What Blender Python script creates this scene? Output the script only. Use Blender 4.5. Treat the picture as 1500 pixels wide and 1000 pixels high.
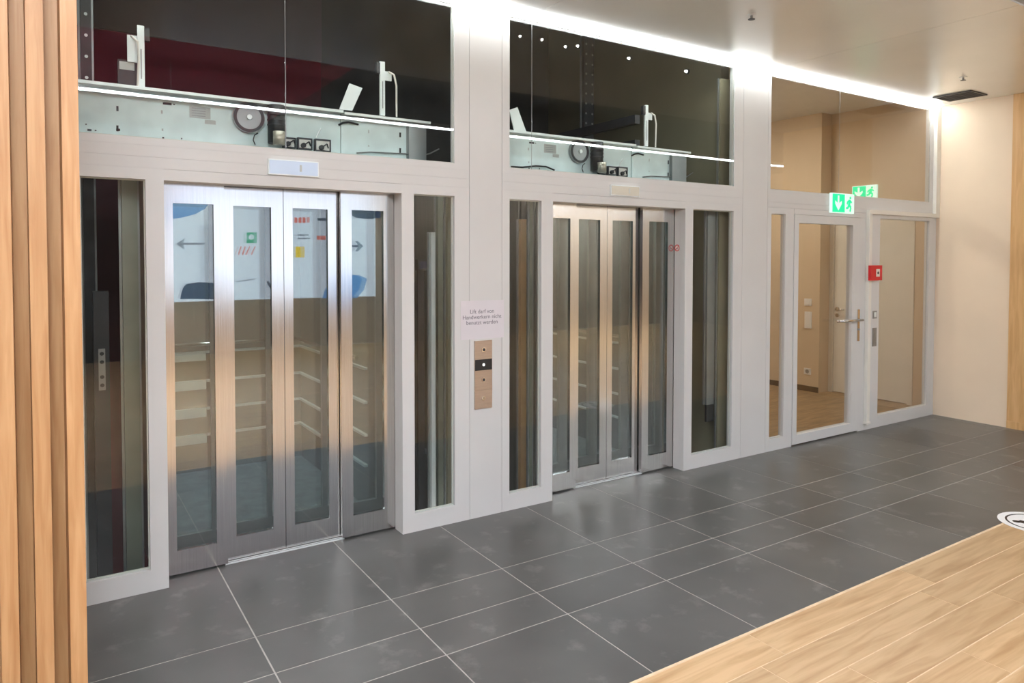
import bpy, bmesh, math, random
from mathutils import Vector
random.seed(7)
for o in list(bpy.data.objects): bpy.data.objects.remove(o)
SC = bpy.context.scene
COL = SC.collection

# ------------------------------------------------------------------ camera
F, CX, CY = 1048.13, 751.9, 408.4
CAM = Vector((0.0, -3.884, 1.6426))
YAW, PITCH, ROLL = 0.5751, -0.0293, 0.001
_cy, _sy, _cp, _sp = math.cos(YAW), math.sin(YAW), math.cos(PITCH), math.sin(PITCH)
FW = Vector((_sy*_cp, _cy*_cp, _sp)); RT0 = Vector((_cy, -_sy, 0)); UP0 = RT0.cross(FW)
RT = RT0*math.cos(ROLL)+UP0*math.sin(ROLL); UP = UP0*math.cos(ROLL)-RT0*math.sin(ROLL)
def at(u, v, ax, val):                       # photo pixel -> point on the plane coordinate[ax] = val
    q = FW + RT*((u-CX)/F) - UP*((v-CY)/F)
    return CAM + q*((val-CAM[ax])/q[ax])
cd = bpy.data.cameras.new('camera'); cam = bpy.data.objects.new('camera', cd); COL.objects.link(cam)
cd.sensor_width = 36; cd.lens = F/1500*36
cd.shift_x = (750-CX)/1500; cd.shift_y = (CY-500)/1500
cd.clip_start = .05
from mathutils import Matrix
m = Matrix((RT, UP, -FW)).transposed().to_4x4(); m.translation = CAM
cam.matrix_world = m
SC.camera = cam

# ------------------------------------------------------------------ world, exposure
w = bpy.data.worlds.new('world'); SC.world = w; w.use_nodes = True
bg = w.node_tree.nodes['Background']
bg.inputs[0].default_value = (1.0, .95, .88, 1); bg.inputs[1].default_value = .35
SC.view_settings.view_transform = 'Standard'; SC.view_settings.look = 'None'
SC.view_settings.exposure = 1.22; SC.view_settings.gamma = 1.0
SC.view_settings.use_curve_mapping = False
LED_STRENGTH = 11.0        # cove light over the facade
TUBE_STRENGTH = 24.0      # long ceiling luminaires of the hall
FILL_STRENGTH = 31.0      # unseen square lights added to brighten the facade
BANNER_STRENGTH = .62

# ------------------------------------------------------------------ materials
MATS = {}
def newmat(name):
    mt = bpy.data.materials.new(name); mt.use_nodes = True
    MATS[name] = mt
    nt = mt.node_tree; return mt, nt, nt.nodes['Principled BSDF']
def N(nt, t, **kw):
    n = nt.nodes.new(t)
    for k, v in kw.items(): setattr(n, k, v)
    return n
def noise_col(nt, scale_vec, scale, c1, c2, detail=4, lo=.35, hi=.65):
    tc = N(nt, 'ShaderNodeTexCoord'); mp = N(nt, 'ShaderNodeMapping'); mp.inputs['Scale'].default_value = scale_vec
    nz = N(nt, 'ShaderNodeTexNoise'); nz.inputs['Scale'].default_value = scale; nz.inputs['Detail'].default_value = detail
    rp = N(nt, 'ShaderNodeValToRGB'); rp.color_ramp.elements[0].position = lo; rp.color_ramp.elements[1].position = hi
    rp.color_ramp.elements[0].color = (*c1, 1); rp.color_ramp.elements[1].color = (*c2, 1)
    nt.links.new(tc.outputs['Object'], mp.inputs[0]); nt.links.new(mp.outputs[0], nz.inputs['Vector'])
    nt.links.new(nz.outputs['Fac'], rp.inputs[0])
    return tc, mp, nz, rp
def simple(name, col, rough=.5, metal=0., var=.06, scale=6., bump=0., stretch=(1, 1, 1), spec=.5):
    mt, nt, b = newmat(name)
    c1 = [max(0, c*(1-var)) for c in col]; c2 = [c*(1+var) for c in col]
    tc, mp, nz, rp = noise_col(nt, stretch, scale, c1, c2)
    nt.links.new(rp.outputs[0], b.inputs['Base Color'])
    b.inputs['Roughness'].default_value = rough; b.inputs['Metallic'].default_value = metal
    b.inputs['Specular IOR Level'].default_value = spec
    if bump:
        bp = N(nt, 'ShaderNodeBump'); bp.inputs['Strength'].default_value = bump; bp.inputs['Distance'].default_value = .002
        nt.links.new(nz.outputs['Fac'], bp.inputs['Height']); nt.links.new(bp.outputs[0], b.inputs['Normal'])
    return mt
def emit(name, col, s):
    mt, nt, b = newmat(name)
    b.inputs['Base Color'].default_value = (*[min(.8, c) for c in col], 1)
    b.inputs['Emission Color'].default_value = (*col, 1); b.inputs['Emission Strength'].default_value = s
    return mt
def glassmat(name, tint=(.93, .96, .94), r0=.05, rough=0.):
    mt, nt, b = newmat(name); nt.nodes.remove(b)
    out = nt.nodes['Material Output']
    lw = N(nt, 'ShaderNodeLayerWeight'); lw.inputs['Blend'].default_value = .5
    pw = N(nt, 'ShaderNodeMath', operation='POWER'); pw.inputs[1].default_value = 5
    ma = N(nt, 'ShaderNodeMath', operation='MULTIPLY_ADD'); ma.inputs[1].default_value = 1-r0; ma.inputs[2].default_value = r0
    tr = N(nt, 'ShaderNodeBsdfTransparent'); tr.inputs[0].default_value = (*tint, 1)
    gl = N(nt, 'ShaderNodeBsdfGlossy'); gl.inputs['Roughness'].default_value = rough; gl.inputs[0].default_value = (1, 1, 1, 1)
    mx = N(nt, 'ShaderNodeMixShader')
    nt.links.new(lw.outputs['Facing'], pw.inputs[0]); nt.links.new(pw.outputs[0], ma.inputs[0]); nt.links.new(ma.outputs[0], mx.inputs[0])
    nt.links.new(tr.outputs[0], mx.inputs[1]); nt.links.new(gl.outputs[0], mx.inputs[2]); nt.links.new(mx.outputs[0], out.inputs[0])
    return mt

simple('white_paint', (.61, .61, .60), .42, var=.015, scale=3)
simple('white_trim', (.70, .68, .64), .4, var=.01)
simple('duct_white', (.74, .72, .66), .45, var=.01)
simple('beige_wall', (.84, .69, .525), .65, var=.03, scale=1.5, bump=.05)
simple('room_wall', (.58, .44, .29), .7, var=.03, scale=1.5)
simple('room_white', (.66, .60, .50), .55, var=.02)
simple('galvanised', (.78, .90, .90), .5, metal=.0, var=.06, scale=9)
simple('dark_metal', (.035, .036, .04), .45, var=.2)
simple('black_plastic', (.012, .012, .014), .4, var=.1)
simple('grey_metal', (.30, .31, .31), .35, metal=.7, var=.08)
simple('pale_metal', (.74, .78, .78), .4, metal=.2, var=.05)
simple('chrome', (.62, .60, .57), .18, metal=1, var=.03)
simple('plate_steel', (.50, .42, .36), .30, metal=.85, var=.05, stretch=(1, 1, 30), scale=8)
simple('plastic_white', (.72, .69, .64), .4, var=.01)
simple('paper', (.66, .63, .66), .7, var=.02)
simple('ink', (.16, .15, .18), .7, var=.05)
simple('red_plastic', (.62, .015, .02), .35, var=.05)
simple('shaft_grey', (.05, .052, .052), .7, var=.25, scale=2)
simple('maroon_reflection', (.085, .012, .022), .6, var=.25, scale=1.2)  # reflection of the maroon hall ceiling, painted as wall colour
simple('plum_reflection', (.10, .075, .095), .7, var=.15, scale=1.2)  # reflection of the lobby ceiling, painted as wall colour
simple('shaft_olive', (.20, .18, .12), .6, var=.15, scale=1.2)
simple('rail_green', (.20, .22, .18), .4, metal=.4, var=.1)
simple('rail_wood_reflection', (.40, .24, .11), .35, metal=.3, var=.1)  # tan of wood mirrored in the rail, put into its colour
simple('car_wall', (.15, .155, .15), .3, metal=.5, var=.08, stretch=(1, 1, .05), scale=40)
simple('car_floor', (.20, .22, .24), .4, var=.2, scale=10)
simple('sticker_grey', (.48, .50, .49), .6, var=.06)
simple('disc_white', (.78, .78, .77), .5, var=.02)
simple('laminate', (.32, .20, .095), .4, var=.25, stretch=(2, 14, 1), scale=2)
simple('skirting_brown', (.075, .04, .02), .5, var=.15)
simple('hall_wall', (.50, .40, .30), .6, var=.06, scale=1)
simple('hall_dark', (.05, .045, .04), .6, var=.15, scale=1)
simple('hall_ceiling', (.74, .72, .69), .6, var=.02)
simple('ceiling_maroon', (.44, .03, .085), .7, var=.1)
simple('ceiling_dark', (.05, .05, .06), .7, var=.1)
simple('grout', (.40, .38, .35), .8, var=.12, scale=20)
simple('plank_joint', (.72, .55, .36), .7, var=.1, scale=20)
simple('ceiling_gap', (.30, .28, .25), .7, var=.05)
simple('ceiling_panel', (.81, .84, .85), .22, metal=.15, var=.03, scale=1.2)
simple('gold_plate', (.50, .46, .38), .35, metal=.5, var=.04)
emit('led', (.97, 1, 1), LED_STRENGTH)
emit('tube', (.94, 1, 1.06), TUBE_STRENGTH)
emit('fill_panel', (.93, 1, 1.06), FILL_STRENGTH)
emit('lamp_room', (1, .96, .86), 20.0)
emit('car_fill', (.95, 1, .95), 5.0)
emit('display_lit', (.42, .50, .62), .18)
emit('display_dot', (1, 1, 1), .5)
emit('exit_green', (.0, .60, .26), .45)
emit('exit_white', (.6, .8, .72), .30)
emit('banner_white', (.68, .81, 1.05), BANNER_STRENGTH)
emit('banner_pale', (.62, .73, .95), BANNER_STRENGTH*.85)
emit('banner_blue', (.10, .32, .75), BANNER_STRENGTH*.7)
emit('banner_navy', (.05, .10, .22), BANNER_STRENGTH*.4)
emit('banner_grey', (.28, .32, .42), BANNER_STRENGTH*.5)
emit('banner_green', (.05, .50, .30), BANNER_STRENGTH*.7)
emit('banner_red', (.90, .22, .20), BANNER_STRENGTH*.7)
emit('banner_yellow', (1, .68, .04), BANNER_STRENGTH*.8)
emit('dot_glow', (1, .97, .9), 2.5)
emit('shaft_fill', (.93, 1, 1), 7.0)
glassmat('glass', (.955, .975, .965), .034)
glassmat('glass_door', (.86, .90, .89), .11)
glassmat('glass_clear', (.95, .95, .94), .035)

# brushed stainless steel of the lift doors
mt, nt, b = newmat('brushed_steel')
tc, mp, nz, rp = noise_col(nt, (60, 60, .6), 6, (.62, .61, .60), (.72, .71, .70))
nt.links.new(rp.outputs[0], b.inputs['Base Color']); b.inputs['Metallic'].default_value = 1
mr = N(nt, 'ShaderNodeMapRange'); mr.inputs['To Min'].default_value = .11; mr.inputs['To Max'].default_value = .19
nt.links.new(nz.outputs['Fac'], mr.inputs[0]); nt.links.new(mr.outputs[0], b.inputs['Roughness'])

# dark porcelain floor tile with per-tile tone and dusty scuffs
mt, nt, b = newmat('dark_tile')
tc = N(nt, 'ShaderNodeTexCoord'); geo = N(nt, 'ShaderNodeNewGeometry')
nz = N(nt, 'ShaderNodeTexNoise'); nz.inputs['Scale'].default_value = 2.2; nz.inputs['Detail'].default_value = 6
nt.links.new(geo.outputs['Position'], nz.inputs['Vector'])
rp = N(nt, 'ShaderNodeValToRGB'); rp.color_ramp.elements[0].position = .3; rp.color_ramp.elements[1].position = .7
rp.color_ramp.elements[0].color = (.078, .077, .073, 1); rp.color_ramp.elements[1].color = (.105, .103, .097, 1)
nt.links.new(nz.outputs['Fac'], rp.inputs[0])
n2 = N(nt, 'ShaderNodeTexNoise'); n2.inputs['Scale'].default_value = 5.5; n2.inputs['Detail'].default_value = 7; n2.inputs['Roughness'].default_value = .62
nt.links.new(geo.outputs['Position'], n2.inputs['Vector'])
r2 = N(nt, 'ShaderNodeValToRGB'); r2.color_ramp.elements[0].position = .57; r2.color_ramp.elements[1].position = .76
r2.color_ramp.elements[0].color = (0, 0, 0, 1); r2.color_ramp.elements[1].color = (.55, .55, .55, 1)
nt.links.new(n2.outputs['Fac'], r2.inputs[0])
mx = N(nt, 'ShaderNodeMix', data_type='RGBA'); mx.inputs['B'].default_value = (.27, .26, .245, 1)
nt.links.new(r2.outputs[0], mx.inputs['Factor']); nt.links.new(rp.outputs[0], mx.inputs['A'])
oi = N(nt, 'ShaderNodeObjectInfo'); mr = N(nt, 'ShaderNodeMapRange'); mr.inputs['To Min'].default_value = .88; mr.inputs['To Max'].default_value = 1.12
nt.links.new(oi.outputs['Random'], mr.inputs[0])
mm = N(nt, 'ShaderNodeMix', data_type='RGBA', blend_type='MULTIPLY'); mm.inputs['Factor'].default_value = 1
nt.links.new(mx.outputs['Result'], mm.inputs['A']); nt.links.new(mr.outputs[0], mm.inputs['B'])
nt.links.new(mm.outputs['Result'], b.inputs['Base Color'])
b.inputs['Roughness'].default_value = .33

# wood materials: grain stretched along one axis, per-piece tone
def woodmat(name, c1, c2, axis, rough, scale=3.0, stretch=14, contrast=(.3, .72), tone=.10):
    mt, nt, b = newmat(name)
    tc = N(nt, 'ShaderNodeTexCoord'); oi = N(nt, 'ShaderNodeObjectInfo')
    ad = N(nt, 'ShaderNodeVectorMath', operation='ADD')
    ml = N(nt, 'ShaderNodeVectorMath', operation='SCALE'); ml.inputs['Scale'].default_value = 37.0
    cmb = N(nt, 'ShaderNodeCombineXYZ')
    for k in range(3): nt.links.new(oi.outputs['Random'], cmb.inputs[k])
    nt.links.new(cmb.outputs[0], ml.inputs[0]); nt.links.new(tc.outputs['Object'], ad.inputs[0]); nt.links.new(ml.outputs[0], ad.inputs[1])
    mp = N(nt, 'ShaderNodeMapping'); sc = [stretch]*3; sc[axis] = 1.0; mp.inputs['Scale'].default_value = sc
    nt.links.new(ad.outputs[0], mp.inputs[0])
    nz = N(nt, 'ShaderNodeTexNoise'); nz.inputs['Scale'].default_value = scale; nz.inputs['Detail'].default_value = 6; nz.inputs['Distortion'].default_value = .7
    nt.links.new(mp.outputs[0], nz.inputs['Vector'])
    rp = N(nt, 'ShaderNodeValToRGB'); rp.color_ramp.elements[0].position = contrast[0]; rp.color_ramp.elements[1].position = contrast[1]
    rp.color_ramp.elements[0].color = (*c1, 1); rp.color_ramp.elements[1].color = (*c2, 1)
    nt.links.new(nz.outputs['Fac'], rp.inputs[0])
    mr = N(nt, 'ShaderNodeMapRange'); mr.inputs['To Min'].default_value = 1-tone; mr.inputs['To Max'].default_value = 1+tone
    nt.links.new(oi.outputs['Random'], mr.inputs[0])
    mm = N(nt, 'ShaderNodeMix', data_type='RGBA', blend_type='MULTIPLY'); mm.inputs['Factor'].default_value = 1
    nt.links.new(rp.outputs[0], mm.inputs['A']); nt.links.new(mr.outputs[0], mm.inputs['B'])
    nt.links.new(mm.outputs['Result'], b.inputs['Base Color']); b.inputs['Roughness'].default_value = rough
woodmat('plank_wood', (.40, .24, .11), (.58, .395, .215), 0, .38, scale=2.3, stretch=11, contrast=(.25, .62))
woodmat('panel_wood', (.60, .345, .14), (.74, .47, .22), 2, .45, scale=2.5, stretch=12, tone=.04)
woodmat('slat_wood', (.34, .17, .066), (.45, .265, .125), 2, .5, scale=3.5, stretch=16, tone=.05)

# ------------------------------------------------------------------ mesh helpers
class MB:
    def __init__(s): s.bm = bmesh.new()
    def box(s, x0, x1, y0, y1, z0, z1):
        bm = s.bm
        v = [bm.verts.new(p) for p in ((x0,y0,z0),(x1,y0,z0),(x1,y1,z0),(x0,y1,z0),(x0,y0,z1),(x1,y0,z1),(x1,y1,z1),(x0,y1,z1))]
        for f in ((0,3,2,1),(4,5,6,7),(0,1,5,4),(1,2,6,5),(2,3,7,6),(3,0,4,7)): bm.faces.new([v[i] for i in f])
        return s
    def prism(s, pts, d):                       # closed polygon of 3-D points extruded by vector d
        bm = s.bm; d = Vector(d)
        a = [bm.verts.new(p) for p in pts]; c = [bm.verts.new(Vector(p)+d) for p in pts]
        bm.faces.new(a); bm.faces.new(c[::-1]); n = len(a)
        for i in range(n): bm.faces.new((a[i], c[i], c[(i+1) % n], a[(i+1) % n]))
        return s
    def cyl(s, p0, p1, r, seg=20, r1=None):
        p0, p1 = Vector(p0), Vector(p1); ax = (p1-p0).normalized()
        t = ax.orthogonal().normalized(); u = ax.cross(t); r1 = r if r1 is None else r1
        bm = s.bm
        A = [bm.verts.new(p0+(t*math.cos(2*math.pi*i/seg)+u*math.sin(2*math.pi*i/seg))*r) for i in range(seg)]
        B = [bm.verts.new(p1+(t*math.cos(2*math.pi*i/seg)+u*math.sin(2*math.pi*i/seg))*r1) for i in range(seg)]
        bm.faces.new(A[::-1]); bm.faces.new(B)
        for i in range(seg): bm.faces.new((A[i], A[(i+1) % seg], B[(i+1) % seg], B[i]))
        return s
    def tube(s, pts, r, seg=8):
        for a, c in zip(pts[:-1], pts[1:]): s.cyl(a, c, r, seg)
        return s
    def ring(s, c, ax, ro, ri, d, seg=28):       # annulus of thickness d along ax
        c = Vector(c); ax = Vector(ax).normalized(); t = ax.orthogonal().normalized(); u = ax.cross(t); bm = s.bm
        R = []
        for (r, h) in ((ro, 0), (ro, d), (ri, d), (ri, 0)):
            R.append([bm.verts.new(c+ax*h+(t*math.cos(2*math.pi*i/seg)+u*math.sin(2*math.pi*i/seg))*r) for i in range(seg)])
        for k in range(4):
            a, b2 = R[k], R[(k+1) % 4]
            for i in range(seg): bm.faces.new((a[i], a[(i+1) % seg], b2[(i+1) % seg], b2[i]))
        return s
    def frame(s, x0, x1, z0, z1, y0, y1, l, r=None, t=None, bt=None):   # rectangular frame facing y
        r = l if r is None else r; t = l if t is None else t; bt = t if bt is None else bt
        bm = s.bm
        O = [(x0, z0), (x1, z0), (x1, z1), (x0, z1)]; I = [(x0+l, z0+bt), (x1-r, z0+bt), (x1-r, z1-t), (x0+l, z1-t)]
        V = {}
        for nm, P in (('o', O), ('i', I)):
            for k, (x, z) in enumerate(P):
                V[nm, k, 0] = bm.verts.new((x, y0, z)); V[nm, k, 1] = bm.verts.new((x, y1, z))
        for k in range(4):
            n = (k+1) % 4
            bm.faces.new((V['o',k,0], V['o',n,0], V['i',n,0], V['i',k,0]))
            bm.faces.new((V['o',k,1], V['i',k,1], V['i',n,1], V['o',n,1]))
            bm.faces.new((V['o',k,0], V['o',k,1], V['o',n,1], V['o',n,0]))
            bm.faces.new((V['i',k,0], V['i',n,0], V['i',n,1], V['i',k,1]))
        return s
    def build(s, name, mat, parent=None, bevel=0., smooth=False, origin=None):
        bm = s.bm
        if bevel:
            ed = [e for e in bm.edges if len(e.link_faces) == 2 and e.calc_face_angle(0) > .5]
            bmesh.ops.bevel(bm, geom=ed, offset=bevel, segments=2, affect='EDGES', profile=.6)
        bmesh.ops.recalc_face_normals(bm, faces=bm.faces)
        off = Vector((0, 0, 0)); p = parent
        while p is not None: off += p.location; p = p.parent
        me = bpy.data.meshes.new(name)
        loc = Vector((0, 0, 0))
        if parent is None:
            lo = Vector([min(v.co[k] for v in bm.verts) for k in range(3)]); hi = Vector([max(v.co[k] for v in bm.verts) for k in range(3)])
            loc = Vector(((lo.x+hi.x)/2, (lo.y+hi.y)/2, lo.z)) if origin is None else Vector(origin)
        bmesh.ops.translate(bm, verts=bm.verts, vec=-(off+loc))
        bm.to_mesh(me); bm.free()
        if smooth:
            for f in me.polygons: f.use_smooth = len(f.vertices) == 4
        me.materials.append(MATS[mat])
        o = bpy.data.objects.new(name, me); COL.objects.link(o); o.location = loc
        if parent is not None: o.parent = parent
        return o
def empty(name, loc):
    o = bpy.data.objects.new(name, None); o.empty_display_size = .1; COL.objects.link(o); o.location = loc; return o
def tag(o, label, cat, group=None):
    o['label'] = label; o['category'] = cat
    if group: o['group'] = group
    return o
def struct(o, label=None, cat=None):
    o['kind'] = 'structure'
    if label: o['label'] = label
    if cat: o['category'] = cat
    return o
def B(*a): return MB().box(*a)
def instance(proto, loc, parent):
    o = proto.copy(); COL.objects.link(o); o.parent = parent; o.location = loc; return o
def text_mesh(name, body, size, mat, parent, loc, rot, align='CENTER', ext=.0004):
    cu = bpy.data.curves.new(name, 'FONT'); cu.body = body; cu.size = size; cu.align_x = align; cu.extrude = ext
    t = bpy.data.objects.new(name+'_tmp', cu); COL.objects.link(t)
    dg = bpy.context.evaluated_depsgraph_get(); dg.update()
    me = bpy.data.meshes.new_from_object(t.evaluated_get(dg)); bpy.data.objects.remove(t)
    me.materials.clear(); me.materials.append(MATS[mat])
    o = bpy.data.objects.new(name, me); COL.objects.link(o); o.parent = parent
    off = Vector((0, 0, 0)); p = parent
    while p is not None: off += p.location; p = p.parent
    o.location = Vector(loc)-off; o.rotation_euler = rot; return o

# ------------------------------------------------------------------ key dimensions (metres; facade front = plane y 0)
X0, X1, X2, X3, X4, X5 = .476, 1.738, 2.834, 4.085, 6.412, 7.784
XA, XA2, XB2, XB, XC, XC2, XD2, XD, XE, XF = .122, .395, 1.816, 2.088, 2.487, 2.7405, 4.170, 4.634, 5.089, 7.647
ZOP, ZTB, ZSB, ZTT, ZC = 2.021, 2.221, .108, 3.184, 3.214
R1, R2, R3, RE = -.7133, -1.0353, -1.2867, -1.8455
T0, TW = 1.3551, .63
SHIFT = 2.345                                   # from the left lift to the right lift
HALL_Y, HALL_L, HALL_R = -9.0, -5.0, 14.0

# ------------------------------------------------------------------ floor
floor = struct(B(HALL_L, HALL_R, HALL_Y, .20, -.12, -.008).build('floor', 'plank_wood'), 'floor of dark grey tiles meeting light wood-look planks', 'floor')
B(-.8, 8.2, RE, .20, -.0079, -.0012).build('grout_bed', 'grout', floor)
B(HALL_L, HALL_R, -4.4, RE, -.0079, -.0012).build('joint_bed', 'plank_joint', floor)
G = .0033
protos = {}
def slab(name, mat, w, d, cx, cy, bev=.0015):
    key = (name, round(w, 4), round(d, 4))
    fl = floor.location
    loc = Vector((cx, cy, 0))-fl
    if key not in protos:
        bm = MB().box(-w/2, w/2, -d/2, d/2, -.0026, 0)
        o = bm.build(name, mat, None, bevel=0, origin=(0, 0, 0)); o.parent = floor; o.location = loc; protos[key] = o
    else: instance(protos[key], loc, floor)
for k in range(-3, 11):
    xa, xb = T0+TW*k, T0+TW*(k+1)
    xb2 = min(xb, X5+.3)
    for (ya, yb) in ((R1, .20), (R2, R1), (R3, R2), (RE, R3)):
        slab('tile', 'dark_tile', xb2-xa-2*G, yb-ya-2*G, (xa+xb2)/2, (ya+yb)/2)
PWD = .1905
joints = [3.74, 3.58, 2.67, 3.18, 3.95, 2.9, 3.4]
for r in range(13):
    yb = RE-.012-PWD*r; ya = yb-PWD
    xs = joints[r % 7]-1.2*4
    for c in range(10):
        slab('plank', 'plank_wood', 1.2-.005, PWD-.006, xs+1.2*c+.6, (ya+yb)/2)
# edge strip between tile and plank
struct(B(-.8, 8.2, RE-.012, RE, -.006, .0008).build('trim_1', 'plank_joint'), 'thin pale edge strip between dark tiles and planks', 'floor trim')

# ------------------------------------------------------------------ ceiling over the lift lobby
ceiling = struct(B(-.9, 7.98, -1.83, -.126, ZC+.012, ZC+.09).build('ceiling', 'ceiling_gap'), 'smooth beige metal panel ceiling over the lift lobby', 'ceiling')
JX = [-.9, .25, 2.65, 5.08, 7.98]
for a, c in zip(JX[:-1], JX[1:]):
    B(a+.002, c-.002, -1.83, -.126, ZC, ZC+.0119).build('ceiling_panel', 'ceiling_panel', ceiling)
HC = ZC+.36
hallc = struct(empty('ceiling_hall', (4, -5, HC)), 'dark ceiling of the hall beyond the lobby edge, maroon at one end', 'ceiling')
MRX = at(470, 130, 2, HC).x
B(HALL_L, MRX, HALL_Y, -1.83, HC, HC+.1).build('ceiling_field', 'ceiling_maroon', hallc)
B(MRX, HALL_R, HALL_Y, -1.83, HC, HC+.1).build('ceiling_field', 'ceiling_dark', hallc)
struct(B(HALL_L, HALL_R, -1.829, -1.80, ZC+.0905, HC+.1).build('trim_3', 'white_paint'), 'pale fascia along the edge of the lobby ceiling', 'fascia')

# cove light between ceiling and facade
led = empty('cove_light', (3.5, -.06, ZC)); tag(led, 'bright white light strip running along the ceiling above the glazed facade', 'light strip')
MB().prism([(-.9, -.075, ZC-.0006), (-.9, -.075, ZC-.014), (-.9, -.065, ZC-.019), (-.9, -.003, ZC-.019), (-.9, -.003, ZC-.0006)], (X5+.9-.078, 0, 0)).build('diffuser', 'led', led)
B(-.9, X5, -.124, -.001, ZC, ZC+.05).build('housing', 'white_trim', led)

# ------------------------------------------------------------------ facade: posts, headers, windows
wb = struct(empty('wall_back', (3.9, .05, 0)), 'white panelled facade around the lifts and the glass door', 'wall')
FD = .11                                          # facade depth
XP = {'a': at(688, 500, 1, 0).x, 'b': at(735, 500, 1, 0).x, 'c': at(1086, 500, 1, 0).x, 'd': at(1122, 500, 1, 0).x}
def part(name, *a, mat='white_paint', bevel=.002): return B(*a).build(name, mat, wb, bevel=bevel)
part('post', XP['a']+.0006, XP['b']-.0006, 0, FD, 0, ZC)
part('post', XP['c']+.0006, XP['d']-.0006, 0, FD, 0, ZC)
part('post', -.9, -.05, 0, FD, 0, ZC)
def header(x0, x1, zs, y1=FD):
    for za, zb in zip(zs[:-1], zs[1:]): part('header_board', x0, x1, 0, y1, za+.0003, zb-.0003, bevel=.0008)
ZM = ZOP+.055
for (xa, xb) in ((-.05, XP['a']), (XP['b'], XP['c'])):
    header(xa+.002, xb-.002, (ZM, ZM+.055, ZTB-.035))
header(XP['d']+.002, X5, (at(1190, 307, 1, 0).z, at(1190, 300, 1, 0).z, ZTB-.025))
NW = [0]
def window(x0, x1, z0, z1, l, r, t, bt, label, cat='window', glass='glass', joints=(), y0=0, y1=.05, mat='white_paint', gy=.016):
    NW[0] += 1
    wn = struct(empty('window_%d' % NW[0], ((x0+x1)/2, .05, z0)), label, cat)
    MB().frame(x0, x1, z0, z1, y0, y1, l, r, t, bt).build('window_frame', mat, wn, bevel=.002)
    xs = [x0+l]+list(joints)+[x1-r]
    for a, c in zip(xs[:-1], xs[1:]):
        B(a+.0012, c-.0012, gy, gy+.01, z0+bt, z1-t).build('pane', glass, wn)
    for j in joints: B(j-.0018, j+.0018, gy-.0006, gy-.0001, z0+bt, z1-t).build('pane_joint', 'grey_metal', wn)
    MB().frame(x0+l, x1-r, z0+bt, z1-t, gy+.0105, gy+.02, .006).build('glazing_bead', 'white_trim', wn)
    return wn
# transom windows
window(-.05, XP['a']-.002, ZTB-.035, ZC, .05, XP['a']-.002-XB, ZC-ZTT, .035, 'wide transom window above the left lift showing its door machinery', joints=(at(416, 150, 1, .035).x,), gy=.004)
window(XP['b']+.002, XP['c']-.002, ZTB-.035, ZC, XC-XP['b']-.0006, XP['c']-.002-XD, ZC-ZTT, .035, 'wide transom window above the lift beside the call panel', joints=(at(775, 150, 1, .035).x,), gy=.004)
window(XP['d']+.002, X5, ZTB-.025, ZC, XE-XP['d']-.0006, X5-XF, ZC-ZTT, .025, 'transom window above the glass office door', glass='glass_clear', joints=(at(1225, 200, 1, .035).x,), gy=.004)
# side lights of the lifts
window(-.05, X0, 0, ZM, XA+.05, X0-XA2, ZM-ZOP, ZSB, 'narrow side window between wood slats and the banner-reflecting lift door')
window(X1, XP['a']-.002, 0, ZM, XB2-X1, XP['a']-.002-XB, ZM-ZOP, ZSB, 'narrow side window left of the notice and call panel')
window(XP['b']+.002, X2, 0, ZM, XC-XP['b']-.0006, X2-XC2, ZM-ZOP, ZSB, 'narrow side window right of the notice and call panel')
window(X3, XP['c']-.002, 0, ZM, XD2-X3, XP['c']-.002-XD, ZM-ZOP, ZSB, 'side window beside the lift door with the round red sticker')
# door openings' heads
for (a, c) in ((X0, X1), (X2, X3)):
    part('opening_head', a, c, 0, FD, ZOP, ZM-.001)
    part('opening_jamb', a-.03, a, .0505, FD, 0, ZM-.001)
    part('opening_jamb', c, c+.03, .0505, FD, 0, ZM-.001)

# ------------------------------------------------------------------ glazed office front (third bay)
pz = lambda u, v: at(u, v, 1, 0).z
px = lambda u, v=480: at(u, v, 1, 0).x
HZ = pz(1190, 307)
xs_n0, xs_n1 = px(1128), px(1149)
xd0, xd1 = px(1161.5), px(1258)
xw0 = px(1268)
window(XP['d']+.002, xd0-.003, 0, HZ-.001, xs_n0-XP['d']-.0006, xd0-.003-xs_n1, HZ-pz(1140, 313), pz(1138, 641), 'slim glazed strip left of the glass office door', glass='glass_clear')
ztop_leaf = pz(1210, 316)
door1 = struct(empty('door_1', ((xd0+xd1)/2, .05, 0)), 'white framed glass door to the office with lever handle', 'door')
gx0, gx1 = px(1168), px(1247)
MB().frame(xd0+.003, xd1-.004, .012, ztop_leaf-.003, -.004, .06, gx0-xd0-.003, xd1-.004-gx1, ztop_leaf-.003-pz(1205, 328), pz(1170, 636)-.012).build('door_frame', 'white_paint', door1, bevel=.003)
B(gx0, gx1, .025, .035, pz(1170, 636), pz(1205, 328)).build('pane', 'glass_clear', door1)
part('door_head', xd0, xw0, .0, FD, ztop_leaf, HZ-.001)
part('door_jamb', xd1, xw0, .0, FD, 0, ztop_leaf-.001)
hx = px(1258, 468)-.02; hz = pz(1258, 468)
plate = B(hx-.017, hx+.017, -.012, -.004, pz(1257, 499), pz(1257, 453)).build('handle_plate', 'chrome', door1, bevel=.003)
MB().cyl((hx, -.012, hz), (hx, -.042, hz), .011, 16).build('handle_neck', 'chrome', door1, smooth=True)
lxa = at(1229, 468, 1, -.045).x
MB().tube([(hx+.014, -.045, hz), (lxa, -.047, hz+.004), (lxa-.004, -.030, hz+.004)], .0115, 12).build('lever', 'chrome', door1, smooth=True)
MB().cyl((hx, -.012, hz-.09), (hx, -.020, hz-.09), .010, 16).build('lock_cylinder', 'grey_metal', door1, smooth=True)
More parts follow.
